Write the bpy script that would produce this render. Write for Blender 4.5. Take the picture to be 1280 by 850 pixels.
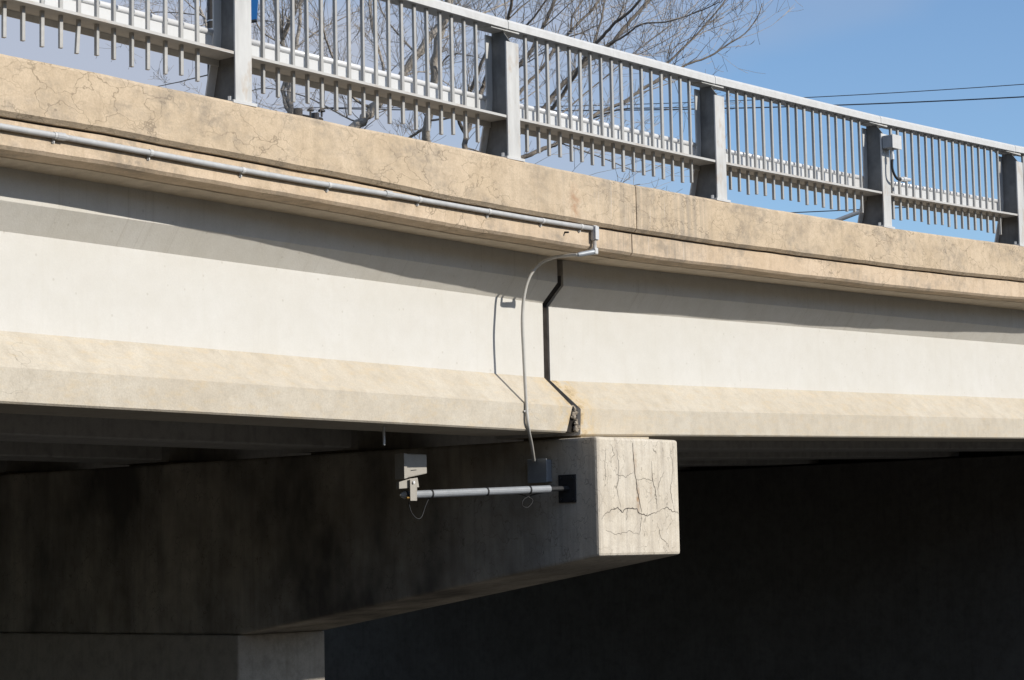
import bpy, bmesh, math, random
import numpy as np
from mathutils import Vector, Matrix, noise
random.seed(7)
scene = bpy.context.scene
for o in list(bpy.data.objects):
    bpy.data.objects.remove(o, do_unlink=True)
col = scene.collection

# ------------------------------------------------------------------ camera
CAM = np.array([-13.9196, -10.2843, -0.9284])
YAW, PITCH, ROLL, FPX = 0.8868, 0.0983, -0.0213, 2736.7      # FPX for a 1280 px wide picture
_f = np.array([math.sin(YAW)*math.cos(PITCH), math.cos(YAW)*math.cos(PITCH), math.sin(PITCH)])
_r0 = np.array([math.cos(YAW), -math.sin(YAW), 0.0]); _u0 = np.cross(_r0, _f)
RGT = math.cos(ROLL)*_r0 + math.sin(ROLL)*_u0
UPV = -math.sin(ROLL)*_r0 + math.cos(ROLL)*_u0
cd = bpy.data.cameras.new('camera'); cam = bpy.data.objects.new('camera', cd); col.objects.link(cam)
cam.matrix_world = Matrix(((RGT[0], UPV[0], -_f[0], CAM[0]), (RGT[1], UPV[1], -_f[1], CAM[1]),
                           (RGT[2], UPV[2], -_f[2], CAM[2]), (0, 0, 0, 1)))
cd.sensor_width = 36; cd.lens = FPX/1280*36; cd.clip_start = .1; cd.clip_end = 5000
scene.camera = cam

# ------------------------------------------------------------------ world, sun, exposure
SUN = Vector((0.28, -1.0, 0.55)).normalized()                # towards the sun
SUN_EL = math.asin(SUN.z)
w = bpy.data.worlds.new('World'); scene.world = w; w.use_nodes = True
nt = w.node_tree; nt.nodes.clear()
wo = nt.nodes.new('ShaderNodeOutputWorld'); bg = nt.nodes.new('ShaderNodeBackground')
sky = nt.nodes.new('ShaderNodeTexSky'); sky.sky_type = 'NISHITA'; sky.sun_disc = False
sky.sun_elevation = SUN_EL; sky.sun_rotation = math.atan2(SUN.x, SUN.y)
sky.air_density = 1.0; sky.dust_density = 0.4; sky.ozone_density = 4.2; sky.altitude = 300
tc = nt.nodes.new('ShaderNodeTexCoord')
mp = nt.nodes.new('ShaderNodeMapping'); mp.inputs['Scale'].default_value = (1, 1, 2.2); mp.inputs['Location'].default_value = (1.3, 0.6, 0.0)
cn = nt.nodes.new('ShaderNodeTexNoise'); cn.inputs['Scale'].default_value = 2.6; cn.inputs['Detail'].default_value = 4; cn.inputs['Roughness'].default_value = .45
cr = nt.nodes.new('ShaderNodeValToRGB'); cr.color_ramp.elements[0].position = .40; cr.color_ramp.elements[1].position = .62
cr.color_ramp.elements[0].color = (0, 0, 0, 1); cr.color_ramp.elements[1].color = (.8, .8, .8, 1)
mx = nt.nodes.new('ShaderNodeMix'); mx.data_type = 'RGBA'
mx.inputs[7].default_value = (3.4, 3.5, 3.95, 1)               # thin high cloud
L = nt.links
L.new(tc.outputs['Generated'], mp.inputs['Vector']); L.new(mp.outputs[0], cn.inputs['Vector']); L.new(cn.outputs['Fac'], cr.inputs[0])
L.new(cr.outputs[0], mx.inputs[0]); L.new(sky.outputs[0], mx.inputs[6]); L.new(mx.outputs[2], bg.inputs['Color'])
bg.inputs['Strength'].default_value = .12
L.new(bg.outputs[0], wo.inputs['Surface'])
sd = bpy.data.lights.new('sun', 'SUN'); sd.energy = 3.35; sd.angle = math.radians(.5); sd.color = (1, .955, .88)
so = bpy.data.objects.new('sun', sd); col.objects.link(so)
so.rotation_euler = SUN.to_track_quat('Z', 'Y').to_euler(); so.location = (0, -30, 30)
vs = scene.view_settings; vs.view_transform = 'Standard'; vs.look = 'None'; vs.gamma = 1; vs.use_curve_mapping = False; vs.exposure = 0.34
scene.render.engine = 'CYCLES'
scene.cycles.max_bounces = 4; scene.cycles.diffuse_bounces = 3; scene.cycles.glossy_bounces = 2

# ------------------------------------------------------------------ helpers
def pix(x, y, d):                      # pixel of the 1280 px photograph + forward distance -> point
    v = CAM + d*(_f + RGT*(x-640)/FPX - UPV*(y-425)/FPX)
    return Vector(v)
def at_y(px_, py_, Y):
    d = _f + RGT*(px_-640)/FPX - UPV*(py_-425)/FPX; return Vector(CAM + d*((Y-CAM[1])/d[1]))
class MB:
    def __init__(s): s.v = []; s.f = []; s.m = []
    def add(s, vs_, fs, mi=0):
        n = len(s.v); s.v += [tuple(q) for q in vs_]
        for q in fs: s.f.append(tuple(i+n for i in q)); s.m.append(mi)
    def hexa(s, p, mi=0):              # 8 points: bottom 0-3 ccw, top 4-7
        s.add(p, [(3,2,1,0),(4,5,6,7),(0,1,5,4),(1,2,6,5),(2,3,7,6),(3,0,4,7)], mi)
    def box(s, a, b, mi=0):
        x0,y0,z0 = a; x1,y1,z1 = b
        s.hexa([(x0,y0,z0),(x1,y0,z0),(x1,y1,z0),(x0,y1,z0),(x0,y0,z1),(x1,y0,z1),(x1,y1,z1),(x0,y1,z1)], mi)
    def loft(s, rings, mi=0, caps=True, closed=True, mats=None):
        n = len(rings[0]); b = len(s.v)
        for r in rings: s.v += [tuple(q) for q in r]
        m = n if closed else n-1
        for i in range(len(rings)-1):
            for j in range(m):
                k = (j+1) % n
                s.f.append((b+i*n+j, b+i*n+k, b+(i+1)*n+k, b+(i+1)*n+j)); s.m.append(mats[j] if mats else mi)
        if caps:
            s.f.append(tuple(b+j for j in reversed(range(n)))); s.m.append(mi)
            e = b+(len(rings)-1)*n
            s.f.append(tuple(e+j for j in range(n))); s.m.append(mi)
    def tube(s, pts, r, n=8, mi=0, caps=True):
        pts = [Vector(q) for q in pts]; rs = r if isinstance(r, (list, tuple)) else [r]*len(pts)
        t0 = (pts[1]-pts[0]).normalized()
        ref = Vector((0,0,1)) if abs(t0.z) < .9 else Vector((1,0,0))
        nrm = (ref - t0*ref.dot(t0)).normalized()
        rings = []
        for i, q in enumerate(pts):
            t = (pts[min(i+1, len(pts)-1)] - pts[max(i-1, 0)]).normalized()
            nrm = (nrm - t*nrm.dot(t))
            if nrm.length < 1e-6: nrm = t.orthogonal()
            nrm.normalize(); bn = t.cross(nrm)
            rings.append([q + (nrm*math.cos(2*math.pi*j/n) + bn*math.sin(2*math.pi*j/n))*rs[i] for j in range(n)])
        s.loft(rings, mi, caps)
    def build(s, name, mat, parent=None, smooth=False, bevel=0.0, fixn=True):
        me = bpy.data.meshes.new(name); me.from_pydata(s.v, [], s.f)
        for m_ in (mat if isinstance(mat, (list, tuple)) else [mat]): me.materials.append(m_)
        for p_, i in zip(me.polygons, s.m): p_.material_index = i
        bm = bmesh.new(); bm.from_mesh(me)
        if fixn: bmesh.ops.recalc_face_normals(bm, faces=bm.faces)
        if bevel > 0:
            ed = [e for e in bm.edges if len(e.link_faces) == 2 and e.calc_face_angle(0) > .5]
            bmesh.ops.bevel(bm, geom=ed, offset=bevel, segments=2, profile=.5, affect='EDGES', clamp_overlap=True)
        bm.to_mesh(me); bm.free()
        if smooth:
            for p_ in me.polygons: p_.use_smooth = True
        o = bpy.data.objects.new(name, me); col.objects.link(o)
        if parent is not None: o.parent = parent; o.matrix_parent_inverse = parent.matrix_world.inverted()
        return o
def tag(o, label=None, cat=None, group=None, kind=None):
    if label: o['label'] = label
    if cat: o['category'] = cat
    if group: o['group'] = group
    if kind: o['kind'] = kind
    return o
def empty(name, loc=(0,0,0)):
    o = bpy.data.objects.new(name, None); col.objects.link(o); o.location = loc; o.empty_display_size = .2
    o.matrix_world = Matrix.Translation(loc); return o
def share(o, parent, dx):
    c = o.copy(); col.objects.link(c); c.parent = parent; c.matrix_parent_inverse = parent.matrix_world.inverted(); c.location = Vector(o.location)+Vector(dx); return c
def smooth_path(pts, n=6):
    pts = [Vector(q) for q in pts]; out = []
    for i in range(len(pts)-1):
        p0 = pts[max(i-1,0)]; p1 = pts[i]; p2 = pts[i+1]; p3 = pts[min(i+2, len(pts)-1)]
        for k in range(n):
            t = k/n
            out.append(.5*((2*p1)+(p2-p0)*t+(2*p0-5*p1+4*p2-p3)*t*t+(3*p1-p0-3*p2+p3)*t**3))
    out.append(pts[-1]); return out

# ------------------------------------------------------------------ materials
class NT:
    def __init__(s, name):
        s.m = bpy.data.materials.new(name); s.m.use_nodes = True; s.t = s.m.node_tree
        s.b = s.t.nodes['Principled BSDF']; s.tc = s.t.nodes.new('ShaderNodeTexCoord')
    def n(s, ty, **kw):
        o = s.t.nodes.new(ty)
        for k, v in kw.items(): setattr(o, k, v)
        return o
    def link(s, a, b): s.t.links.new(a, b)
    def obj(s, scale=(1,1,1), loc=(0,0,0)):
        mp_ = s.n('ShaderNodeMapping'); mp_.inputs['Scale'].default_value = scale; mp_.inputs['Location'].default_value = loc
        s.link(s.tc.outputs['Object'], mp_.inputs['Vector']); return mp_.outputs[0]
    def noise(s, vec, scale, detail=5, rough=.55, dist=0):
        o = s.n('ShaderNodeTexNoise'); o.inputs['Scale'].default_value = scale; o.inputs['Detail'].default_value = detail
        o.inputs['Roughness'].default_value = rough; o.inputs['Distortion'].default_value = dist; s.link(vec, o.inputs['Vector']); return o.outputs['Fac']
    def ramp(s, fac, a, b, lo=0.0, hi=1.0):
        o = s.n('ShaderNodeMapRange'); o.inputs[1].default_value = a; o.inputs[2].default_value = b; o.inputs[3].default_value = lo; o.inputs[4].default_value = hi
        s.link(fac, o.inputs[0]); return o.outputs[0]
    def math(s, op, a, b=0.0):
        o = s.n('ShaderNodeMath', operation=op)
        for i, q in enumerate((a, b)):
            if isinstance(q, (int, float)): o.inputs[i].default_value = q
            else: s.link(q, o.inputs[i])
        return o.outputs[0]
    def mix(s, fac, a, b, mode='MIX'):
        o = s.n('ShaderNodeMix', data_type='RGBA', blend_type=mode)
        for i, q in ((0, fac), (6, a), (7, b)):
            if isinstance(q, (int, float)): o.inputs[i].default_value = q
            elif isinstance(q, tuple): o.inputs[i].default_value = q + (1,) if len(q) == 3 else q
            else: s.link(q, o.inputs[i])
        return o.outputs[2]
    def bump(s, h, strength=.3, dist=.01, prev=None):
        o = s.n('ShaderNodeBump'); o.inputs['Strength'].default_value = strength; o.inputs['Distance'].default_value = dist
        s.link(h, o.inputs['Height'])
        if prev is not None: s.link(prev, o.inputs['Normal'])
        return o.outputs[0]
    def cracks(s, scale, stretch=(1,1,1), width=.02, mask=(.45,.6), loc=(0,0,0), wob=.35, mscale=1.2):
        v = s.obj(stretch, loc)
        nz = s.n('ShaderNodeTexNoise'); nz.inputs['Scale'].default_value = 5; nz.inputs['Detail'].default_value = 3; s.link(v, nz.inputs['Vector'])
        va = s.n('ShaderNodeVectorMath', operation='MULTIPLY_ADD'); s.link(nz.outputs['Color'], va.inputs[0]); va.inputs[1].default_value = (wob,)*3; s.link(v, va.inputs[2])
        vo = s.n('ShaderNodeTexVoronoi', feature='DISTANCE_TO_EDGE'); vo.inputs['Scale'].default_value = scale; s.link(va.outputs[0], vo.inputs['Vector'])
        c = s.ramp(vo.outputs['Distance'], width, width*.25)
        return s.math('MULTIPLY', c, s.ramp(s.noise(s.obj(loc=(3+loc[0], 1, 2)), mscale, 2), mask[0], mask[1]))
    def out(s, colr, rough=.85, nrm=None, metal=0, spec=.3):
        if isinstance(colr, tuple): s.b.inputs['Base Color'].default_value = colr + (1,)
        else: s.link(colr, s.b.inputs['Base Color'])
        if isinstance(rough, (int, float)): s.b.inputs['Roughness'].default_value = rough
        else: s.link(rough, s.b.inputs['Roughness'])
        s.b.inputs['Metallic'].default_value = metal; s.b.inputs['Specular IOR Level'].default_value = spec
        if nrm is not None: s.link(nrm, s.b.inputs['Normal'])
        return s.m
M = {}
def concrete(name, base, dark, light, crack=None, streak=0.0, grain=.5, extra=None, mottle=.5, fine_crack=None):
    t = NT(name); o1 = t.obj()
    big = t.noise(o1, 1.7, 3, .65); mid = t.noise(o1, 8, 4, .68); fine = t.noise(o1, 85, 2, .6)
    c = t.mix(t.ramp(big, .35, .7), base, light)
    c = t.mix(t.ramp(mid, .46, .72, 0, mottle), c, dark)
    c = t.mix(t.ramp(mid, .44, .28, 0, mottle*.6), c, tuple(min(.9, q*1.12) for q in light))
    if streak > 0:
        st = t.noise(t.obj((9, 9, .55)), 1.6, 3, .65)
        c = t.mix(t.ramp(st, .52, .72, 0, streak), c, dark)
    c = t.mix(t.ramp(fine, .35, .7, 0, .35*grain), c, tuple(q*.6 for q in base))
    h = t.math('ADD', t.math('MULTIPLY', fine, .4), t.math('MULTIPLY', mid, 1.0))
    if crack:
        k = t.cracks(**crack); c = t.mix(t.math('MULTIPLY', k, .58), c, tuple(q*.42 for q in dark))
    if fine_crack:
        k = t.cracks(**fine_crack); c = t.mix(t.math('MULTIPLY', k, .42), c, tuple(q*.6 for q in dark))
    if extra: c = extra(t, c)
    return t.out(c, .9, t.bump(h, .45*grain, .012), spec=.2)
def parapet_extra(t, c):
    # dirt runs near the expansion joint and below the third post, rust blot
    sx = t.n('ShaderNodeSeparateXYZ'); t.link(t.tc.outputs['Object'], sx.inputs[0])
    def band(x0, wd):
        d = t.math('ABSOLUTE', t.math('SUBTRACT', sx.outputs['X'], x0)); return t.ramp(d, wd, wd*.2)
    st = t.ramp(t.noise(t.obj((16, 16, .5)), 1.3, 5, .7), .42, .66)
    g = t.math('MULTIPLY', t.math('ADD', t.math('ADD', band(.35, .42), t.math('MULTIPLY', band(-.45, .55), .8)), t.math('MULTIPLY', band(-1.6, .6), .4)), st)
    c = t.mix(t.math('MULTIPLY', t.math('MINIMUM', g, 1.0), .55), c, (.20, .185, .165))
    dp = t.math('MULTIPLY', t.ramp(t.noise(t.obj((1, 1, 2.2), (3, 8, 1)), 1.5, 5, .72), .46, .66), t.ramp(t.noise(t.obj(), 14, 4, .7), .35, .6))
    c = t.mix(t.math('MULTIPLY', dp, .7), c, (.25, .215, .175))
    wh = t.ramp(t.noise(t.obj((30, 30, 1.1), (4, 2, 7)), 1.5, 3, .6), .62, .72)
    c = t.mix(t.math('MULTIPLY', t.math('MULTIPLY', wh, band(-.2, .9)), .5), c, (.62, .58, .52))
    d = t.n('ShaderNodeVectorMath', operation='DISTANCE'); t.link(t.obj((1, .1, .45)), d.inputs[0]); d.inputs[1].default_value = (-1.16, -.077, .745)
    r = t.math('MULTIPLY', t.ramp(d.outputs['Value'], .09, .01), t.ramp(t.noise(t.obj(), 18, 4), .35, .6))
    return t.mix(t.math('MULTIPLY', r, .75), c, (.34, .15, .065))
M['parapet'] = concrete('tan_parapet_concrete', (.585, .46, .315), (.40, .31, .21), (.64, .515, .37),
    crack=dict(scale=3.0, stretch=(1, 1, 1.7), width=.019, mask=(.38, .54), wob=.45, mscale=1.0), grain=.9, mottle=.6,
    fine_crack=dict(scale=6.5, stretch=(1, 1, 1.6), width=.030, mask=(.42, .58), wob=.30, mscale=1.7, loc=(5, 2, 9)), streak=.25, extra=parapet_extra)
M['slab'] = concrete('tan_slab_concrete', (.63, .485, .335), (.42, .32, .21), (.68, .545, .40), grain=.9, mottle=.5,
    crack=dict(scale=4.0, stretch=(1, 1, 1.3), width=.022, mask=(.54, .64), loc=(7, 3, 1), wob=.4), streak=.4, extra=parapet_extra)
M['soffit'] = concrete('soffit_concrete', (.60, .51, .39), (.40, .33, .25), (.66, .57, .45), streak=.1)
def web_extra(t, c):
    # thin form-board lines across the girder and loose drip stains
    st = t.ramp(t.noise(t.obj((3.1, 0, 0)), 2.6, 4, .8), .645, .66)
    c = t.mix(t.math('MULTIPLY', t.math('MULTIPLY', st, t.ramp(t.noise(t.obj((1, 1, 2)), 1.5, 2), .45, .6)), .22), c, (.40, .37, .31))
    pv = t.n('ShaderNodeTexVoronoi'); pv.inputs['Scale'].default_value = 9; t.link(t.obj(), pv.inputs['Vector'])
    c = t.mix(t.math('MULTIPLY', t.ramp(pv.outputs['Distance'], .10, .05), .3), c, (.33, .29, .22))
    s2 = t.ramp(t.noise(t.obj((5, 5, .25), (2, 2, 2)), 2.2, 3, .7), .56, .70)
    return t.mix(t.math('MULTIPLY', s2, .12), c, (.52, .48, .40))
def slope_extra(t, c):
    c = web_extra(t, c)
    n = t.noise(t.obj((3.4, 0, 0), (6, 0, 0)), 3.0, 5, .85)
    m_ = t.ramp(t.noise(t.obj((1, 1, 1)), 1.1, 2), .42, .60)
    return t.mix(t.math('MULTIPLY', t.math('MULTIPLY', t.ramp(n, .53, .66), m_), .5), c, (.33, .29, .23))
M['slope'] = concrete('streaked_upper_flange_concrete', (.60, .57, .505), (.52, .485, .42), (.63, .605, .55), mottle=.35, grain=.4, extra=slope_extra)
M['web'] = concrete('white_painted_concrete', (.62, .597, .545), (.56, .53, .47), (.645, .625, .58), mottle=.28, grain=.25, extra=web_extra)
def flange_extra(t, c):
    k = t.ramp(t.noise(t.obj((1.2, 3, 3)), 6, 4, .7), .5, .7)
    c = t.mix(t.math('MULTIPLY', k, .3), c, (.60, .45, .25))
    sx = t.n('ShaderNodeSeparateXYZ'); t.link(t.tc.outputs['Object'], sx.inputs[0])
    j = t.ramp(t.math('ABSOLUTE', t.math('SUBTRACT', sx.outputs['X'], -.56)), .34, .05)
    n = t.noise(t.obj(), 11, 4, .75)
    c = t.mix(t.math('MULTIPLY', t.math('MULTIPLY', j, t.ramp(n, .40, .56)), .75), c, (.62, .45, .22))     # seepage stain round the joint
    return t.mix(t.math('MULTIPLY', t.math('MULTIPLY', t.ramp(j, .35, 1), t.ramp(n, .52, .62)), .7), c, (.22, .17, .12))
M['flange'] = concrete('bare_flange_concrete', (.545, .48, .38), (.41, .355, .275), (.59, .535, .44), grain=.8,
    crack=dict(scale=3, stretch=(1, 1, 2), width=.010, mask=(.58, .68), wob=.3), streak=.10, extra=flange_extra)
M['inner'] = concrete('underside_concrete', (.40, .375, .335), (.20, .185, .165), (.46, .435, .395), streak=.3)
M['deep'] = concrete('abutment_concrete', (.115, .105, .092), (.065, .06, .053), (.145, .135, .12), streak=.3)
def cap_extra(t, c):
    c = t.mix(t.ramp(t.noise(t.obj((9, 9, .5)), 1.4, 3, .7), .48, .64, 0, .42), c, (.38, .335, .28))
    for (x, y, z, rx, k) in ((-.075, -.23, -.50, .035, .8), (-.105, -.23, -.22, .03, .5), (.10, -.23, -.44, .02, .4)):
        d = t.n('ShaderNodeVectorMath', operation='DISTANCE'); t.link(t.obj((1, 1, .25)), d.inputs[0]); d.inputs[1].default_value = (x, y, z*.25)
        c = t.mix(t.math('MULTIPLY', t.math('MULTIPLY', t.ramp(d.outputs['Value'], rx, 0), k), t.ramp(t.noise(t.obj(), 30, 3), .3, .6)), c, (.30, .15, .05))
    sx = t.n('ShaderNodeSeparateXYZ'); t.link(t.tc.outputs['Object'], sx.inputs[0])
    grime_shade = t.math('MULTIPLY', t.ramp(t.noise(t.obj((.5, .8, .45)), 1.6, 4, .6), .25, .62), t.ramp(sx.outputs['Y'], -.05, .7))
    return t.mix(t.math('MULTIPLY', grime_shade, .9), c, (.085, .077, .067))     # shade painted over patchy grime on the long faces, deepening inward
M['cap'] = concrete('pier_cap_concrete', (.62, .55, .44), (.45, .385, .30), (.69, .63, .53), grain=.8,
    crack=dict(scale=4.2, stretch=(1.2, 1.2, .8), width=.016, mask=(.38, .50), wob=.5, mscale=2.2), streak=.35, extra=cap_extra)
M['column'] = concrete('pier_column_concrete', (.46, .41, .34), (.30, .265, .215), (.53, .48, .40), grain=.8, mottle=.7, streak=.4)
def plain(name, c, rough=.5, metal=0.0, var=.12, spec=.4, scale=14):
    t = NT(name); v = t.noise(t.obj(), scale, 3, .6)
    st = t.noise(t.obj((10, 10, 1)), 3, 2, .6)
    k = t.mix(t.ramp(v, .3, .75), c, tuple(q*(1-var*1.6) for q in c))
    k = t.mix(t.ramp(st, .55, .75, 0, .5), k, tuple(q*(1-var*2) for q in c))
    return t.out(k, t.ramp(v, .3, .7, rough*.85, min(1, rough*1.2)), None, metal, spec)
M['galv'] = plain('galvanised_steel', (.62, .615, .595), .5, .0, .10)
def post_steel():
    t = NT('weathered_post_steel'); v = t.noise(t.obj((6, 6, 1.2)), 2.2, 3, .65)
    c = t.mix(t.ramp(v, .35, .7), (.60, .595, .57), (.47, .465, .445))
    return t.out(t.mix(t.ramp(t.noise(t.obj((3, 3, 1.5), (1, 5, 2)), 2.6, 4, .7), .54, .70, 0, .6), c, (.42, .31, .20)), .55)
M['galv_post'] = post_steel()
M['post_web'] = plain('shade_toned_post_web_steel', (.20, .20, .195), .65, 0, .25, scale=9)  # post steel darkened for the web, its shade painted into the colour
M['galv_white'] = plain('bright_aluminium_rail', (.62, .62, .61), .45, .1, .06)
M['picket'] = plain('picket_steel', (.44, .43, .405), .5, 0, .12)
M['bright'] = plain('bright_tube', (.78, .78, .78), .35, .1, .03)
def rusty():
    t = NT('rust_stained_steel'); k = t.ramp(t.noise(t.obj((1, 1, 6)), 5, 6, .7), .5, .66)
    return t.out(t.mix(t.math('MULTIPLY', k, .55), (.52, .51, .485), (.33, .23, .15)), .7, None, 0)
M['rust'] = rusty()
M['pipe'] = plain('grey_conduit', (.53, .53, .52), .42, 0, .14)
M['armpipe'] = plain('dull_grey_pipe', (.32, .335, .35), .5, 0, .1)
M['flex'] = plain('grey_flexible_conduit', (.55, .53, .48), .4, 0, .12)
M['box'] = plain('grey_metal_box', (.33, .35, .37), .5, .2, .1)
M['dark'] = plain('dark_metal', (.035, .035, .036), .6, .2, .1)
M['crack'] = plain('crack_shadow', (.10, .085, .068), .95, 0, .2)
M['rubber'] = plain('black_rubber', (.02, .02, .02), .7)
M['beige'] = plain('beige_sensor_housing', (.40, .37, .32), .5, 0, .08)
M['brass'] = plain('brass_fitting', (.45, .27, .08), .35, .8, .1)
M['wire'] = plain('overhead_wire', (.09, .10, .12), .6)
M['timber'] = plain('weathered_pole_timber', (.075, .065, .055), .9, 0, .2)
M['asphalt'] = plain('asphalt', (.042, .041, .04), .9, 0, .2, scale=30)
M['soil'] = plain('dark_soil', (.045, .04, .034), .95, 0, .25, scale=3)
M['insul'] = plain('dark_insulator', (.05, .045, .045), .4)
def bark(name, a, b):
    t = NT(name); n1 = t.noise(t.obj((1, 1, .4)), 5, 6, .7); n2 = t.noise(t.obj(), 28, 4, .6)
    c = t.mix(t.ramp(n1, .35, .65), a, b); c = t.mix(t.ramp(n2, .45, .7, 0, .5), c, tuple(q*.5 for q in a))
    return t.out(c, .95, t.bump(n2, .5, .03), spec=.1)
M['bark'] = bark('grey_bark', (.36, .315, .265), (.50, .45, .385))
M['bark_dark'] = bark('dark_bark', (.17, .145, .12), (.30, .26, .22))
M['twig'] = bark('twig_bark', (.30, .26, .215), (.46, .405, .345))
def sign_mat():
    t = NT('blue_and_white_sign'); s_ = t.n('ShaderNodeSeparateXYZ'); t.link(t.tc.outputs['Object'], s_.inputs[0])
    n1 = t.noise(t.obj(), 2.4, 3, .5)
    v = t.math('ADD', t.math('ADD', t.math('MULTIPLY', s_.outputs['X'], 1.6), t.math('MULTIPLY', s_.outputs['Z'], -.35)), t.math('MULTIPLY', t.math('SUBTRACT', n1, .5), 1.6))
    return t.out(t.mix(t.ramp(v, .36, .40), (.50, .52, .58), (.03, .17, .46)), .4)
M['sign'] = sign_mat()

# ------------------------------------------------------------------ bridge dimensions (metres, from the camera solve)
GA, VKL, VKR = .0123, .0033, .0043
def dz(s):                             # vertical profile of the deck
    k = VKL if s < 0 else VKR; a = 8.0 if s > 0 else -8.0
    if abs(s) <= 8: return GA*s + k*s*s/2
    return GA*a + k*a*a/2 + (GA + k*a)*(s-a)
def ye(s):
    w_ = 1.5; sp_ = w_*math.log1p(math.exp(-abs(s)/w_)) + max(s, 0.)   # straight right of the joint, angled left of it
    return -.49 + .029*(s-sp_) + .0016*sp_ + .0274*w_*math.log(2)
ZF1, ZF2, ZF3, ZFT, ZRB, ZRT, ZBR, ZS = 1.377, 1.5665, 1.9225, 2.7807, 2.8774, 2.9613, 2.2246, 1.3601
D0 = ([-6.4,-5.7,-3.8,-2.5,-.37,1.6,6.3], [-.002,.014,.012,-.008,-.021,-.004,-.002])
D1 = ([-6.4,-5.7,-3.8,-2.5,-.37,1.5,6.2], [-.001,.014,.014,-.010,-.018,-.007,.003])
D2 = ([-6.4,-5.7,-3.8,-2.5,-.37,1.5,3.8,6.3], [-.024,-.013,-.006,.005,-.016,-.015,-.010,-.008])
def dev(D, s): return float(np.interp(s, D[0], D[1]))
def wob(s, k, a=.004): return a*noise.noise(Vector((s*1.7, k*9.1, 3.3))) + a*.6*noise.noise(Vector((s*7, k*5.3, 8.1)))
HL, GL_, GR = .0519, .0024, .0246      # left girder heading, grades
YB = 20.5                              # far edge of the deck
YT, YW, Z1, Z2, Z3, Z4 = .0992, .2185, .2043, .4377, 1.0157, 1.1709
SK, GX, GAP = .3346, -.5033, .112

# ------------------------------------------------------------------ ground
GZ = -5.3
m = MB(); N = 60
xs = [-400 + 800*i/N for i in range(N+1)]
xs = sorted(set([round(q, 2) for q in np.concatenate([np.linspace(-600, 600, 25), np.linspace(-40, 20, 41)])]))
ys = sorted(set([round(q, 2) for q in np.concatenate([np.linspace(-600, 600, 25), np.linspace(-45, 15, 41)])]))
def gz(x, y):
    t = max(0, min(1, (-9.5-x)/3.2)) * max(0, min(1, (-1.6-y)/3.0)); t = t*t*(3-2*t)
    r_ = max(0, min(1, (-45-y)/110)); r_ = r_*r_*(3-2*r_)*34*(1+.25*noise.noise(Vector((x*.011, y*.01, 4))))  # unseen ridge behind the camera, added to block low sky light
    l_ = max(0, min(1, (-24-x)/42)) * max(0, min(1, (6-y)/20)); l_ = l_*l_*(3-2*l_)*21*(1+.2*noise.noise(Vector((x*.02, y*.02, 7))))  # unseen hill on the left, added to keep the pier cap side dark
    return GZ + t*2.75 + max(r_, l_) + .05*noise.noise(Vector((x*.2, y*.2, 0)))
V = [(x, y, gz(x, y)) for y in ys for x in xs]; nx = len(xs)
F = [(j*nx+i, j*nx+i+1, (j+1)*nx+i+1, (j+1)*nx+i) for j in range(len(ys)-1) for i in range(nx-1)]
m.add(V, F)
tg = NT('winter_ground'); n1 = tg.noise(tg.obj(), .4, 6, .6); n2 = tg.noise(tg.obj(), 12, 5, .6)
M['ground'] = tg.out(tg.mix(tg.ramp(n2, .3, .7), tg.mix(tg.ramp(n1, .4, .6), (.066, .053, .033), (.088, .071, .046)), (.050, .043, .027)), .95)
tag(m.build('ground', M['ground']), kind='structure')
m = MB(); m.box((-9.0, -60, GZ+.0), (13.6, 60, GZ+.12))
tag(m.build('road', M['asphalt']), kind='structure')

# ------------------------------------------------------------------ deck: slabs and parapets, cut by the expansion joint
deck = empty('bridge_deck', (0, -.45, ZF1))
tag(deck, 'tan concrete bridge deck with a cracked parapet curb carrying the railing', 'bridge deck')
SJ, SL, SR = -.365, -14.5, 16.0
def srange(a, b):
    n = max(2, int((b-a)/.09)); return [a+(b-a)*i/n for i in range(n+1)]
def slab_ring(s):
    b = dz(s)+dev(D0, s)+wob(s, 1, .005); t = dz(s)+dev(D1, s)-.02; y = ye(s)+.05
    bs = ZS + (GR if s > 0 else GL_)*s     # soffit level over the outer girder
    return [(s, y, ZF2+t), (s, y, ZF1+b+.022), (s, y+.018, ZF1+b+.002), (s, y+.17, ZF1+b-.004+wob(s, 2, .003)), (s, y+.178, ZF1+b+.014), (s, y+.20, ZF1+b+.014), (s, y+.208, ZF1+b-.002),
            (s, .10+s*(math.sin(HL) if s < 0 else 0), bs+.004), (s, 1.2, bs+.03), (s, YB, bs+.03), (s, YB, ZF2+t)]
def par_ring(s):
    b = ZF2+dz(s)+dev(D1, s)+wob(s, 4, .005); t = ZF3+dz(s)+dev(D2, s)+wob(s, 5, .004); y = ye(s)+wob(s, 6, .003)
    return [(s, y+.016, t), (s, y, t-.018), (s, y, b+.014), (s, y+.026, b-.011), (s, y+.40, b-.011), (s, y+.40, t)]
for a, b_, tl in ((SL, SJ-.006, 'left'), (SJ+.006, SR, 'right')):
    rs = srange(a, b_)
    m = MB(); m.loft([slab_ring(s) for s in rs], mats=[0,0,0,1,1,1,1,1,1,1,0]); m.build('deck_slab', [M['slab'], M['soffit']], deck)
    m = MB(); m.loft([par_ring(s + (.006 if tl == 'right' else -.006)*0) for s in rs]); m.build('parapet', M['parapet'], deck)
m = MB(); rs = [SL + (SR-SL)*i/40 for i in range(41)]
m.loft([[(s, -.30, ZF2+dz(s)-.03), (s, YB-.5, ZF2+dz(s)-.03), (s, YB-.5, ZF2+dz(s)+.08), (s, -.30, ZF2+dz(s)+.08)] for s in rs])
tag(m.build('roadway', M['asphalt']), kind='structure')
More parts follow.
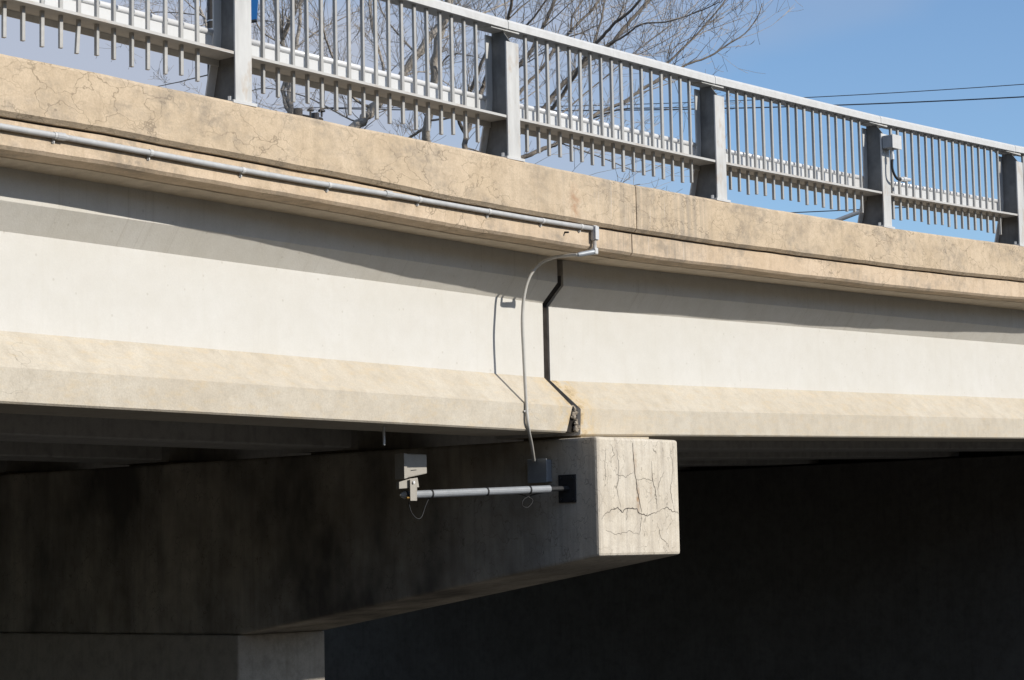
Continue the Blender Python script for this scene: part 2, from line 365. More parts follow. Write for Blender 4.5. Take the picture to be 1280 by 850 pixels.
m = MB(); m.loft([[(s, YB-.42, ZF2+dz(s)-.018), (s, YB, ZF2+dz(s)-.018), (s, YB, ZF3+dz(s)), (s, YB-.42, ZF3+dz(s))] for s in rs]); m.build('far_parapet', M['parapet'], deck)

# ------------------------------------------------------------------ girders
def girder(yoff, side, outer):
    cy = .33
    half = [(.012, 0), (0, .012), (0, Z1), (YW, Z2), (YW, Z3), (YT, Z4), (YT, ZS+.012)]
    prof = half + [(2*cy-y, z) for y, z in reversed(half)]
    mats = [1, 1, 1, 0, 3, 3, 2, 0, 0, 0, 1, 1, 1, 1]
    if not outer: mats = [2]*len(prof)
    m_ = MB(); rings = []
    n = 24
    for i in range(n+1):
        ring = []
        for (y, z) in prof:
            yy = y + yoff
            if side > 0:
                x0 = GX - SK*y; x1 = 14.6; g = GR
                ex = 0.
                if outer and z < .25 and y < .05: ex = .022 if z > .1 else .010
                t = (i/n)**1.5; x = x0 + ex*(1 if i == 0 else 0) + (x1-x0)*t
                ring.append((x, yy, z + g*x + (0 if z < 1.3 else max(0, dz(x)*.6 - g*x)*0)))
            else:
                x0 = GX - GAP - SK*y; x1 = -12.2; ex = 0.
                if outer and z < .03: ex = -.10 if y < .2 else -.02
                elif outer and z < .21 and y < .2: ex = -.015
                t = (i/n)**1.5; x = x0 + (ex if i == 0 else 0) + (x1-x0)*t
                ring.append((x*math.cos(HL) - y*math.sin(HL), x*math.sin(HL) + y*math.cos(HL) + yoff, z + GL_*x))
        rings.append(ring)
    m_.loft(rings, mi=2, mats=mats, caps=False)
    for ring in (rings[0], rings[-1]): m_.add(ring, [(i, i+1, 12-i, 13-i) for i in range(6)], 2)
    return m_
SP = 2.35; NG = 9
for k in range(NG):
    for side in (1, -1):
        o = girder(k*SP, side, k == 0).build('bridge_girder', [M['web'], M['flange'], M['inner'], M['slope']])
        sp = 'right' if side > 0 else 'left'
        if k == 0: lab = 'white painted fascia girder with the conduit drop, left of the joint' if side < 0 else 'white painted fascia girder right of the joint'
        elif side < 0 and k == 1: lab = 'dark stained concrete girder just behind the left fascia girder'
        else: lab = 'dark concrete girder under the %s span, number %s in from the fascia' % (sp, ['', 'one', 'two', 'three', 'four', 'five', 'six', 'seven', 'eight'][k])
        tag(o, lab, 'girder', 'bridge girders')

# rough broken concrete inside the opened joint
# ------------------------------------------------------------------ pier
pier = empty('bridge_pier', (0, 4, GZ))
tag(pier, 'concrete bridge pier with a tapered cap, its sunlit end face cracked', 'pier')
CDIR, CPX, CPY, CW = -.0031, -.5897, -.2274, 1.0727
cu = Vector((math.cos(CDIR), math.sin(CDIR), 0)); cv = Vector((-math.sin(CDIR), math.cos(CDIR), 0)); c0 = Vector((CPX, CPY, 0))
def cp(u, v, z): q = c0 + cu*u + cv*v; return (q.x, q.y, z)
m = MB(); CT = -.034
prof = [(0, CT), (0, -.944), (3.94, -1.56), (8.4, -1.56), (11.9, -1.56), (16.4, -1.56), (20.3, -.944), (20.3, CT)]
m.loft([[cp(u, v, z) for v, z in prof] for u in (0, CW)])
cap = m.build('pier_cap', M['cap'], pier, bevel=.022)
for v0, v1 in ((3.94, 8.4), (11.9, 16.4)):
    m = MB(); U0, U1 = -.025, CW-.02; m.hexa([cp(U0, v0, GZ-.3), cp(U1, v0, GZ-.3), cp(U1, v1, GZ-.3), cp(U0, v1, GZ-.3), cp(U0, v0, -1.562), cp(U1, v0, -1.562), cp(U1, v1, -1.562), cp(U0, v1, -1.562)])
    m.build('pier_column', M['column'], pier, bevel=.02)
pad = None
for k in range(NG):
    for (x0, x1, dy) in ((-.45, .45, 0), (-1.05, -.62, -.04)):
        m = MB(); yo = k*SP + dy
        m.box((x0 if x0 > -.9 else -.535, yo+.03, CT-.002), (x1 if x0 > -.9 else -.50, yo+.60, (.006 if x0 > -.9 else -.004)))
        if x0 > -.9: m.build('bearing_pad', M['flange'], pier)
# cracks on the cap end: thin dark slivers just proud of the face
def cap_face_pt(px_, py_):
    d = _f + RGT*(px_-640)/FPX - UPV*(py_-425)/FPX
    n_ = np.array([-cv.x, -cv.y, 0]); t = np.dot(n_, np.array(c0) - CAM)/np.dot(n_, d)
    return Vector(CAM + d*t) - cv*.0015
def sliver(pts, wid, name='crack', parent=None, mat='crack', jit=.007, off=None, nsub=6):
    P = [Vector(q) for q in pts]; out = []
    for i in range(len(P)-1):
        for k in range(nsub):
            q = P[i].lerp(P[i+1], k/nsub); q = q + Vector((random.uniform(-jit, jit), 0, random.uniform(-jit, jit))); out.append(q)
    out.append(P[-1]); n = len(out); m_ = MB(); Lf = []; Rt = []
    for i, q in enumerate(out):
        t = out[min(i+1, n-1)] - out[max(i-1, 0)]; s_ = Vector((-t.z, 0, t.x)).normalized()
        ww = wid*(.25+.75*math.sin(math.pi*(i+.3)/(n+.6)))*random.uniform(.6, 1.25)
        Lf.append(q + s_*ww); Rt.append(q - s_*ww)
    vs_ = Lf + Rt; m_.add(vs_, [(i, i+1, n+i+1, n+i) for i in range(n-1)])
    return m_.build(name, M[mat], parent, fixn=False)
for pts, wd in (([(752,648),(757,642),(763,638),(772,634),(777,640),(784,635),(796,637),(800,642),(808,645),(815,642),(824,639)], .0045),
                ([(824,639),(833,634),(840,639),(849,641)], .003),
                ([(791,553),(792,575),(795,600),(798,622),(802,640)], .005), ([(814,577),(816,600),(820,620),(821,636)], .0032),
                ([(802,640),(801,655),(799,668)], .002), ([(757,560),(756,585),(757,600)], .002), ([(830,590),(825,600),(822,612)], .002),
                ([(764,556),(768,568),(764,573)], .002), ([(770,560),(774,585),(771,610),(776,634)], .0018), ([(838,560),(841,590),(838,615),(843,637)], .0018), ([(757,662),(770,668),(786,664),(799,668)], .0016), ([(822,655),(826,672),(835,680)], .0016), ([(792,590),(783,596),(770,594)], .0018), ([(795,600),(805,598),(815,601)], .0016), ([(784,635),(783,650)], .002), ([(816,560),(820,567)], .003)):
    sliver([cap_face_pt(*q) for q in pts], wd, parent=pier)

# ------------------------------------------------------------------ abutments closing both spans
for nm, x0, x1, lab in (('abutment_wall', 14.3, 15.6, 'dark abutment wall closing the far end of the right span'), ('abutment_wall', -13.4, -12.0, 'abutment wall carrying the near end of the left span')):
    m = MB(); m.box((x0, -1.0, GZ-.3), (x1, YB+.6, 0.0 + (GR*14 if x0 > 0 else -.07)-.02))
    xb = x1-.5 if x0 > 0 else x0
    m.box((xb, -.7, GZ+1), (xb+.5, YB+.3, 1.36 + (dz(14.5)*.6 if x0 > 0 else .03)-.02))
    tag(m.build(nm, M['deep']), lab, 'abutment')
for sx, x0, x1 in ((1, 15.7, 60), (-1, -60, -13.5)):    # approach fill behind the abutments
    m = MB()
    m.hexa([(x0,-9,GZ-.2),(x1,-9,GZ-.2),(x1,YB+9,GZ-.2),(x0,YB+9,GZ-.2),(x0,-.6,ZF2+dz(x0)-.035),(x1,-.6,ZF2+dz(x1)-.035),(x1,YB,ZF2+dz(x1)-.035),(x0,YB,ZF2+dz(x0)-.035)])
    tag(m.build('embankment', M['ground']), kind='structure')

# ------------------------------------------------------------------ railing
rail = empty('bridge_railing', (0, ye(0)+.1, ZF3))
tag(rail, 'grey galvanised steel bridge railing with vertical pickets along the parapet', 'railing')
PS0, PS = -4.665, 2.743
posts = [PS0 + PS*i for i in range(-3, 8)]
def zt(s, z): return z + dz(s)
for i, s in enumerate(posts):
    y0 = ye(s)+.02; zb = zt(s, ZF3)+dev(D2, s)-.004; top = zt(s, ZRB); d0, d1 = .285, .19
    m = MB(); m.box((s, y0, zb+.02), (s+.14, y0+.012, zt(s, ZFT)))
    # back flange, leaning forward towards the top
    def back(z): t = min(1, (z-zb)/.42); return y0 + d0 + (d1-d0)*t
    zz = [zb+.02 + (top-.02-zb-.02)*k/8 for k in range(9)]
    m.loft([[(s, back(z), z), (s+.14, back(z), z), (s+.14, back(z)+.012, z), (s, back(z)+.012, z)] for z in zz])
    # web, with its upper front corner cut away
    fr = lambda z: y0+.012 if z < zt(s, ZFT) else y0+.012 + (z-zt(s, ZFT))*.75
    zz2 = [zb+.02 + (zt(s, ZFT)-zb-.02)*k/7 for k in range(8)] + [top-.002]
    po = m.build('post', M['galv_post'], rail)
    m = MB(); m.loft([[(s+.065, fr(z)+.0005, z), (s+.075, fr(z)+.0005, z), (s+.075, back(z)-.0005, z), (s+.065, back(z)-.0005, z)] for z in zz2]); m.build('web_plate', M['post_web'], po)
    m = MB(); m.box((s-.03, y0-.014, zb), (s+.17, y0+d0+.06, zb+.02)); m.build('base_plate', M['galv'], po)
    for bx, by in ((s-.006, .045), (s+.146, .045), (s+.02, d0+.035), (s+.12, d0+.035)):
        m = MB(); m.tube([(bx, y0+by, zb+.018), (bx, y0+by, zb+.05)], .014, 6); m.build('anchor_bolt', M['galv'], po)
    m = MB(); m.box((s-.10, y0+.055, top-.002), (s+.22, y0+.185, top+.012)); m.build('cap_plate', M['galv_post'], po)
proto_p = None
for i in range(len(posts)-1):
    a, b = posts[i], posts[i+1]
    # top rail: box with a chamfered top front edge, one length for each bay
    def pr(s, z): return z + dz(a) + (dz(b)-dz(a))*(s-a)/(b-a)
    sa, sb = a+.085, b+.079
    def ring(s):
        y = ye(s)+.06; zb, z_ = pr(s, ZRB)+.012, pr(s, ZRT)
        return [(s, y, zb), (s, y, z_-.022), (s, y+.012, z_-.003), (s, y+.03, z_), (s, y+.13, z_), (s, y+.145, z_-.015), (s, y+.145, zb)]
    m = MB(); m.loft([ring(s) for s in (sa, (sa+sb)/2, sb)]); m.build('top_rail', M['galv'], rail)
    # bottom rail: plate with a tall back leg and a bright rolled tube on it
    sa2, sb2 = a+.082, b+.058
    def R(s, pts): return [(s, ye(s)+.034+y, pr(s, ZBR)+z) for y, z in pts]
    m = MB(); m.loft([R(s, [(.0, 0), (.205, 0), (.205, .012), (0, .012)]) for s in (sa2, sb2)]); bo = m.build('bottom_rail', M['galv'], rail)
    m = MB(); m.loft([R(s, [(-.004, -.003), (-.0005, -.003), (-.0005, .015), (-.004, .015)]) for s in (sa2, sb2)]); m.build('rusty_edge', M['rust'], bo)
    m = MB(); m.loft([R(s, [(.195, .014), (.2045, .014), (.2045, .155), (.195, .155)]) for s in (sa2, sb2)]); m.build('back_leg', M['galv_white'], bo)
    m = MB(); q = [Vector(R(s, [(.195, .168)])[0]) for s in (sa2, sb2)]; m.tube(q, .019, 10); m.build('tube', M['bright'], bo, smooth=True)
    m = MB(); m.loft([R(s, [(.192, -.04), (.203, -.04), (.203, -.002), (.192, -.002)]) for s in (sa2, sb2)]); m.build('back_lip', M['galv'], bo)
    for k in range(17):
        s = a + .336 + .1355*k + random.uniform(-.004, .004)
        y = ye(s)+.11; z0 = pr(s, 2.025)+random.uniform(-.012, .012); z1 = pr(s, ZRB)+.014
        if proto_p is None:
            m = MB(); h = (ZRB+.014-2.025); m.box((-.0115, -.0115, 0), (.0115, .0115, h)); proto_p = m.build('picket', M['picket'], rail, bevel=.003); o = proto_p
        else:
            o = proto_p.copy(); col.objects.link(o)
        o.parent = rail; o.matrix_parent_inverse = rail.matrix_world.inverted()
        o.location = (s, y, z0); o.scale = (1, 1, (z1-z0)/(ZRB+.014-2.025))
        tx = random.uniform(-.004, .004)
        o.rotation_euler = (0, tx, random.uniform(-.25, .25))
        if i == 2 and k == 9:              # one picket is bent below the bottom rail
            me_ = o.data.copy(); o.data = me_
            bm_ = bmesh.new(); bm_.from_mesh(me_); bmesh.ops.bisect_plane(bm_, geom=bm_.verts[:]+bm_.edges[:]+bm_.faces[:], plane_co=(0, 0, .2), plane_no=(0, 0, 1))
            for v_ in bm_.verts:
                if v_.co.z < .199: v_.co.x -= .012*(.2-v_.co.z)/.2*1.0
            bm_.to_mesh(me_); bm_.free()

# ------------------------------------------------------------------ conduit along the slab edge
con = empty('conduit_run', (-4, ye(-4)+.02, 1.45))
tag(con, 'long grey steel conduit pipe strapped along the tan slab edge', 'conduit')
yc = lambda s: ye(s)+.05-.024
PX = [(-60,147),(0,158),(69,169.5),(188,191),(304,213),(411,231.5),(485,242.5),(524,249.5),(611,264.5),(678,276),(741,285.5)]
CP = [at_y(x, y, -.464 + (-.09 if x < 200 else -.05 if x < 450 else -.02)*.9) for x, y in PX]
for _ in range(3): CP = [at_y(x, y, yc(q.x)) for (x, y), q in zip(PX, CP)]
CP.insert(0, Vector((-13.5, yc(-13.5), CP[0].z + dz(-13.5) - dz(CP[0].x))))
PXs = [q[0] for q in PX]
cz = lambda s: float(np.interp(s, [q.x for q in CP], [q.z for q in CP]))
S0, S1 = CP[0].x, CP[-1].x-.02
m = MB(); m.tube([(s, yc(s), cz(s)) for s in np.linspace(S0, S1, 30)], .0185, 12); m.build('pipe', M['pipe'], con, smooth=True)
def s_at(px_): return float(np.interp(px_, PXs, [q.x for q in CP[1:]])) if px_ > -60 else -9.4 + (px_+60)*.02
for px_ in (-230, -140, -60, 69, 188, 303, 411, 524, 611, 678, 726):
    s = s_at(px_)
    m = MB(); m.tube([(s-.012, yc(s), cz(s)), (s+.012, yc(s), cz(s))], .0215, 12); st = m.build('strap', M['galv'], con)
    m = MB(); m.box((s-.009, yc(s)+.016, cz(s)-.042), (s+.009, yc(s)+.0235, cz(s)-.012)); m.build('strap_tab', M['galv'], st)
    m = MB(); m.tube([(s, yc(s)+.017, cz(s)-.032), (s, yc(s)+.008, cz(s)-.032)], .0055, 6); m.build('strap_bolt', M['galv'], st)
for px_ in (75, 485):
    s = s_at(px_); m = MB(); m.tube([(s-.03, yc(s), cz(s)), (s+.03, yc(s), cz(s))], .024, 12); m.build('coupling', M['pipe'], con, smooth=False)
# elbow body, nipple and lower body under the slab edge
EX = CP[-1].x+.012; EY = yc(EX)-.004; EZ = CP[-1].z
m = MB(); m.loft([[(EX-.025, EY-.022, z), (EX+.025, EY-.022, z), (EX+.025, EY+.022, z), (EX-.025, EY+.022, z)] for z in (EZ+.024, EZ-.095)]); m.build('elbow_body', M['pipe'], con, bevel=.012)
m = MB(); m.box((EX-.021, EY-.029, EZ-.085), (EX+.021, EY-.0225, EZ+.014)); m.build('cover_plate', M['galv_white'], con)
m = MB(); m.tube([(EX, EY, EZ-.09), (EX, EY, EZ-.15)], .016, 10); m.build('nipple', M['rust'], con)
lb = empty('lower_elbow', (EX, EY, EZ-.2))
tag(lb, 'grey conduit elbow hanging under the slab edge, starting the curved drop', 'conduit body')
m = MB(); m.box((EX-.021, EY-.022, EZ-.198), (EX+.021, EY+.022, EZ-.146)); m.build('body', M['galv'], lb, bevel=.01)
A = Vector((EX-.02, EY, EZ-.18)); B = at_y(722, 318.5, EY+.03)
m = MB(); m.tube([A, A.lerp(B, .85), B], [.020, .018, .014], 12); m.build('hub', M['box'], lb)
fl = [B] + [at_y(x, y, Y) for x, y, Y in ((708,319.5,-.36),(690,322.5,-.25),(674,330.5,-.165),(662,346,-.115),(655.5,368,-.085),(653,400,-.078),(654.5,440,-.077),(657.5,500,-.077),(660.5,535,-.074))] + [at_y(664.5, 556, .12), at_y(667.5, 576, .30)]
flexp = smooth_path(fl, 7)
m = MB(); m.tube(flexp, .0128, 10)
fx = m.build('flexible_conduit', M['flex'], smooth=True)
tag(fx, 'grey flexible conduit curving from the slab edge down past the girder joint', 'conduit')
q = at_y(659, 514, -.085); m = MB(); m.box((q.x-.028, q.y+.004, q.z-.007), (q.x+.015, q.y+.012, q.z+.007))
m.build('clamp', M['galv'], fx)
# anchor leftovers on the slab face
for px_, py_ in ((203, 203), (707, 290), (312, 222)):
    d = _f + RGT*(px_-640)/FPX - UPV*(py_-425)/FPX; q = CAM + d*((-.47-CAM[1])/d[1])
    m = MB(); m.tube([(q[0], q[1]+.02, q[2]), (q[0]-.004, q[1]-.03, q[2]-.006)], .007, 6); m.build('anchor_bolt', M['dark'], deck)

# ------------------------------------------------------------------ box, arm and sensor on the pier cap
jb = empty('junction_box', (-.58, .33, -.38))
tag(jb, 'grey junction box on the shaded pier cap side where the flexible conduit ends', 'box')
nrm = -cu
def side(v, z, out): q = c0 + cv*v + nrm*out; return Vector((q.x, q.y, z))
def sidebox(name, v0, v1, z0, z1, o0, o1, mat, parent, bevel=.006):
    m_ = MB(); m_.hexa([side(v0,z0,o0), side(v1,z0,o0), side(v1,z0,o1), side(v0,z0,o1), side(v0,z1,o0), side(v1,z1,o0), side(v1,z1,o1), side(v0,z1,o1)])
    return m_.build(name, M[mat], parent, bevel=bevel)
sidebox('box', .44, .62, -.365, -.19, .002, .065, 'box', jb)
sidebox('cover', .435, .625, -.37, -.185, .067, .075, 'box', jb, .003)
arm = empty('pipe_bracket', tuple(side(.27, -.42, .0)))
tag(arm, 'grey pipe arm bolted by a dark plate to the pier cap side', 'bracket arm')
sidebox('mounting_plate', .205, .37, -.53, -.315, .002, .016, 'dark', arm, .003)
for v_, z_ in ((.23, -.34), (.345, -.34), (.23, -.505), (.345, -.505)):
    m = MB(); m.tube([side(v_, z_, .016), side(v_, z_, .032)], .012, 6); m.build('bolt', M['dark'], arm)
a0 = side(.275, -.42, .016); a1 = pix(497, 622, 1); 
aE = at_y(510, 618.5, .46); am = a0.lerp(aE, .12)
m = MB(); m.tube([a0, am], .019, 10); m.build('nipple', M['dark'], arm)
m = MB(); m.tube([am, aE], .0285, 14); m.build('tube', M['armpipe'], arm, smooth=False)
for t in (.25, .52, .86):
    q = a0.lerp(aE, t); dd = (aE-a0).normalized(); m = MB(); m.tube([q-dd*.007, q+dd*.007], .031, 14); m.build('cable_tie', M['rubber'], arm)
dirA = (aE-a0).normalized()
tip = aE + dirA*.02
m = MB(); m.tube([tip, tip+dirA*.006], .034, 12); m.build('end_collar', M['rubber'], arm)
m = MB(); m.tube([tip+dirA*.008, tip+dirA*.05], [.034, .008], 12); m.build('end_cone', M['beige'], arm)
cb = smooth_path([at_y(551, 620, .42)+Vector((0,0,-.005)), at_y(538, 622, .42), at_y(532, 632, .42), at_y(527, 646, .42), at_y(521, 648, .43), at_y(514, 640, .44), at_y(511, 628, .45)], 5)
m = MB(); m.tube(cb, .0045, 6); cab = m.build('cable', M['rubber'], arm, smooth=True)
cb = smooth_path([at_y(690, 614, .16), at_y(668, 618, .17)+Vector((0,0,0)), at_y(655, 624, .17), at_y(653, 632, .17), at_y(660, 634, .17), at_y(665, 624, .17), at_y(640, 616, .22), at_y(600, 617.5, .29), at_y(551, 620, .40)], 5)
m = MB(); m.tube(cb, .004, 6); m.build('cable', M['rubber'], arm, smooth=True)
sen = empty('sensor_unit', tuple(at_y(516, 610, .44)))
tag(sen, 'small beige boxed sensor clamped on the end of the pipe arm', 'sensor')
def quadbox(name, px4, Y, depth, mat, parent, bevel=.004):
    fr = [at_y(x, y, Y) for x, y in px4]; bk = [q + Vector((.03, depth, .0)) for q in fr]
    m_ = MB(); m_.loft([fr, bk]); return m_.build(name, M[mat], parent, bevel=bevel)
hd = quadbox('housing', [(507, 598), (534, 592), (533.5, 568), (506, 567)], .40, .10, 'beige', sen, .008)
quadbox('hood', [(505.5, 598.5), (509.5, 597.6), (508.5, 566.5), (505, 566.5)], .385, .12, 'beige', sen, .002)
quadbox('slot', [(513.5, 588.6), (519.5, 587.8), (519.5, 587.0), (513.5, 587.6)], .3985, .004, 'dark', hd, 0)
quadbox('bracket', [(499, 611), (524, 609), (522, 597), (512, 598.5), (499, 602.5)], .42, .06, 'beige', sen, .002)
quadbox('clamp_strap', [(513, 626), (519.5, 626), (519.5, 598), (512.5, 598)], .395, .012, 'beige', sen, .002)
q = at_y(516.3, 603, .394); m = MB(); m.tube([q, q+Vector((0, -.012, 0))], .011, 8); m.build('bolt', M['bright'], sen)
q = at_y(508, 622.5, .41); m = MB(); m.tube([q, q+Vector((.05, 0, .002))], .009, 8); m.build('brass_nut', M['brass'], sen)
# small stud hanging from the girder underside
q = at_y(480, 551, .12); m = MB(); m.tube([(q.x, q.y, q.z-.03), (q.x, q.y, .0)], .009, 8)
st = m.build('hanger_stud', M['galv_white']); tag(st, 'small pale stud hanging below the left girder beside the sensor', 'stud')

# ------------------------------------------------------------------ electrical box on the fourth post
pb = empty('electrical_box', (3.65, -.5, 2.6))
s4 = posts[6]; y4 = ye(s4)+.02
tag(pb, 'small grey electrical box with dangling cable on a railing post', 'box')
_a = at_y(1107, 184, y4-.06); zb4 = _a.z; 
m = MB(); m.box((s4+.01, y4-.105, zb4), (s4+.165, y4-.002, zb4+.118)); m.build('box', M['box'], pb, bevel=.006)
m = MB(); m.box((s4+.005, y4-.115, zb4-.005), (s4+.17, y4-.107, zb4+.123)); m.build('cover', M['galv'], pb, bevel=.002)
xk = s4+.085; yk = y4-.06
m = MB(); m.tube([(xk, yk, zb4+.005), (xk, yk, zb4-.05)], .016, 10); m.tube([(xk, yk, zb4-.05), (xk, yk, zb4-.10)], .021, 8); m.build('conduit_fitting', M['galv_white'], pb)
m = MB(); m.tube(smooth_path([(xk, yk, zb4-.095), (xk-.008, yk, zb4-.17), (xk+.005, yk-.01, zb4-.235), (xk+.06, yk-.01, zb4-.272), (xk+.13, yk, zb4-.268)], 5), .012, 8); m.build('cable', M['rubber'], pb, smooth=True)
m = MB(); m.tube([(xk+.125, yk, zb4-.268), (xk+.17, yk, zb4-.262)], .022, 8); m.tube([(xk+.175, yk, zb4-.262), (xk+.23, yk, zb4-.256)], .025, 8); m.tube([(xk+.23, yk, zb4-.256), (xk+.31, yk, zb4-.25)], .017, 8); m.build('cable_connector', M['galv_white'], pb)

# ------------------------------------------------------------------ utility pole, wires, sign beyond the bridge
def pole_thing(name, px_, d, topy, r, lab, cat):
    t = pix(px_, topy, d); o = empty(name, (t.x, t.y, GZ)); tag(o, lab, cat)
    m_ = MB(); m_.tube([(t.x, t.y, GZ-.3), (t.x, t.y, t.z)], [r*1.25, r], 12); m_.build('pole', M['timber'], o, smooth=True); return o, t
up, tp = pole_thing('utility_pole', 372, 60, 136, .14, 'utility pole with crossarm and insulators, its dark top just above the parapet', 'utility pole')
ca0 = pix(360, 143, 60.4); ca1 = pix(402, 150, 59.6)
m = MB(); m.tube([ca0, ca1], .07, 6); m.build('crossarm', M['timber'], up)
ins = []
for px_, py_ in ((364, 137), (388, 136), (402, 137)):
    q = pix(px_, py_, 60); q.z -= .02
    m = MB(); m.tube([q+Vector((0,0,-.18)), q+Vector((0,0,-.05)), q+Vector((0,0,-.04)), q, q+Vector((0,0,.06))], [.03, .03, .10, .10, .03], 8); m.build('insulator', M['insul'], up); ins.append(q+Vector((0,0,.06)))
m = MB(); q = pix(394, 147, 59.5); m.tube([q+Vector((0,0,-.35)), q+Vector((0,0,.12))], [.13, .11], 10); m.build('cutout', M['insul'], up)
def wire(a, b, sag, r, lab):
    m_ = MB(); n = 40
    m_.tube([a.lerp(b, i/n) + Vector((0,0,-sag*4*(i/n)*(1-i/n))) for i in range(n+1)], r, 5)
    tag(m_.build('overhead_wire', M['wire'], smooth=True), lab, 'wire', 'overhead wires behind the bridge')
e1, e2, e3 = pix(1560, 82, 52), pix(1560, 103, 52), pix(1560, 238, 52)
wire(ins[1], e1, .32, .011, 'upper of the two dark overhead wires crossing the blue sky')
wire(ins[2], e2, .30, .017, 'lower, thicker of the two dark overhead wires crossing the blue sky')
wire(pix(372, 291, 60), e3, .05, .014, 'thin dark wire seen low between the pickets above the parapet')
up2 = empty('utility_pole', (e1.x, e1.y, GZ)); tag(up2, 'tall timber utility pole holding the wires at the right', 'utility pole')
m = MB(); m.tube([(e1.x, e1.y+.17, GZ-.3), (e1.x, e1.y+.17, e1.z+1)], [.18, .13], 12); m.build('pole', M['timber'], up2)
la = empty('lamp_arm', tuple(pix(1046, 285, 45)))
tag(la, 'dark slanting lamp arm rising behind the parapet by the fourth post', 'street lamp')
m = MB(); q = pix(1040, 278, 45); m.tube([(q.x, q.y, GZ), q], [.09, .06], 10); m.build('lamp_post', M['box'], la)
m = MB(); m.tube([pix(1040, 278, 45), pix(1066, 268, 45), pix(1092, 258.5, 45)], .045, 8); m.build('arm', M['box'], la)
sp, tsp = pole_thing('sign_pole', 268, 42, -60, .15, 'dark round pole with two pale straps behind the first post', 'pole')
for py_ in (29.5, 40.5):
    q = pix(268, py_, 42); q = Vector((tsp.x, tsp.y, q.z))
    m = MB(); m.tube([q+Vector((0,0,-.012)), q+Vector((0,0,.012))], .162, 14); m.build('strap', M['bright'], sp)
sg = empty('blue_sign', tuple(pix(300, 28, 42)))
tag(sg, 'blue and white sign panel showing behind the first railing post', 'sign')
c_ = [pix(281, 31, 42), pix(321, 25.5, 42), pix(325, -45, 42), pix(284, -40, 42)]
back = Vector((_f[0], _f[1], 0)).normalized()*.03
m = MB(); m.loft([c_, [q+back for q in c_]]); sgo = m.build('panel', M['sign'], sg)
# local coordinates for the print: origin at the lower left corner
me = sgo.data; off = sgo.matrix_world.inverted() @ c_[0]
me.transform(Matrix.Translation(-off)); sgo.location = Vector(sgo.location)+off
m = MB(); m.tube([c_[0]+back*.4, c_[1]+back*.4], .035, 6); m.build('bottom_frame', M['dark'], sg)

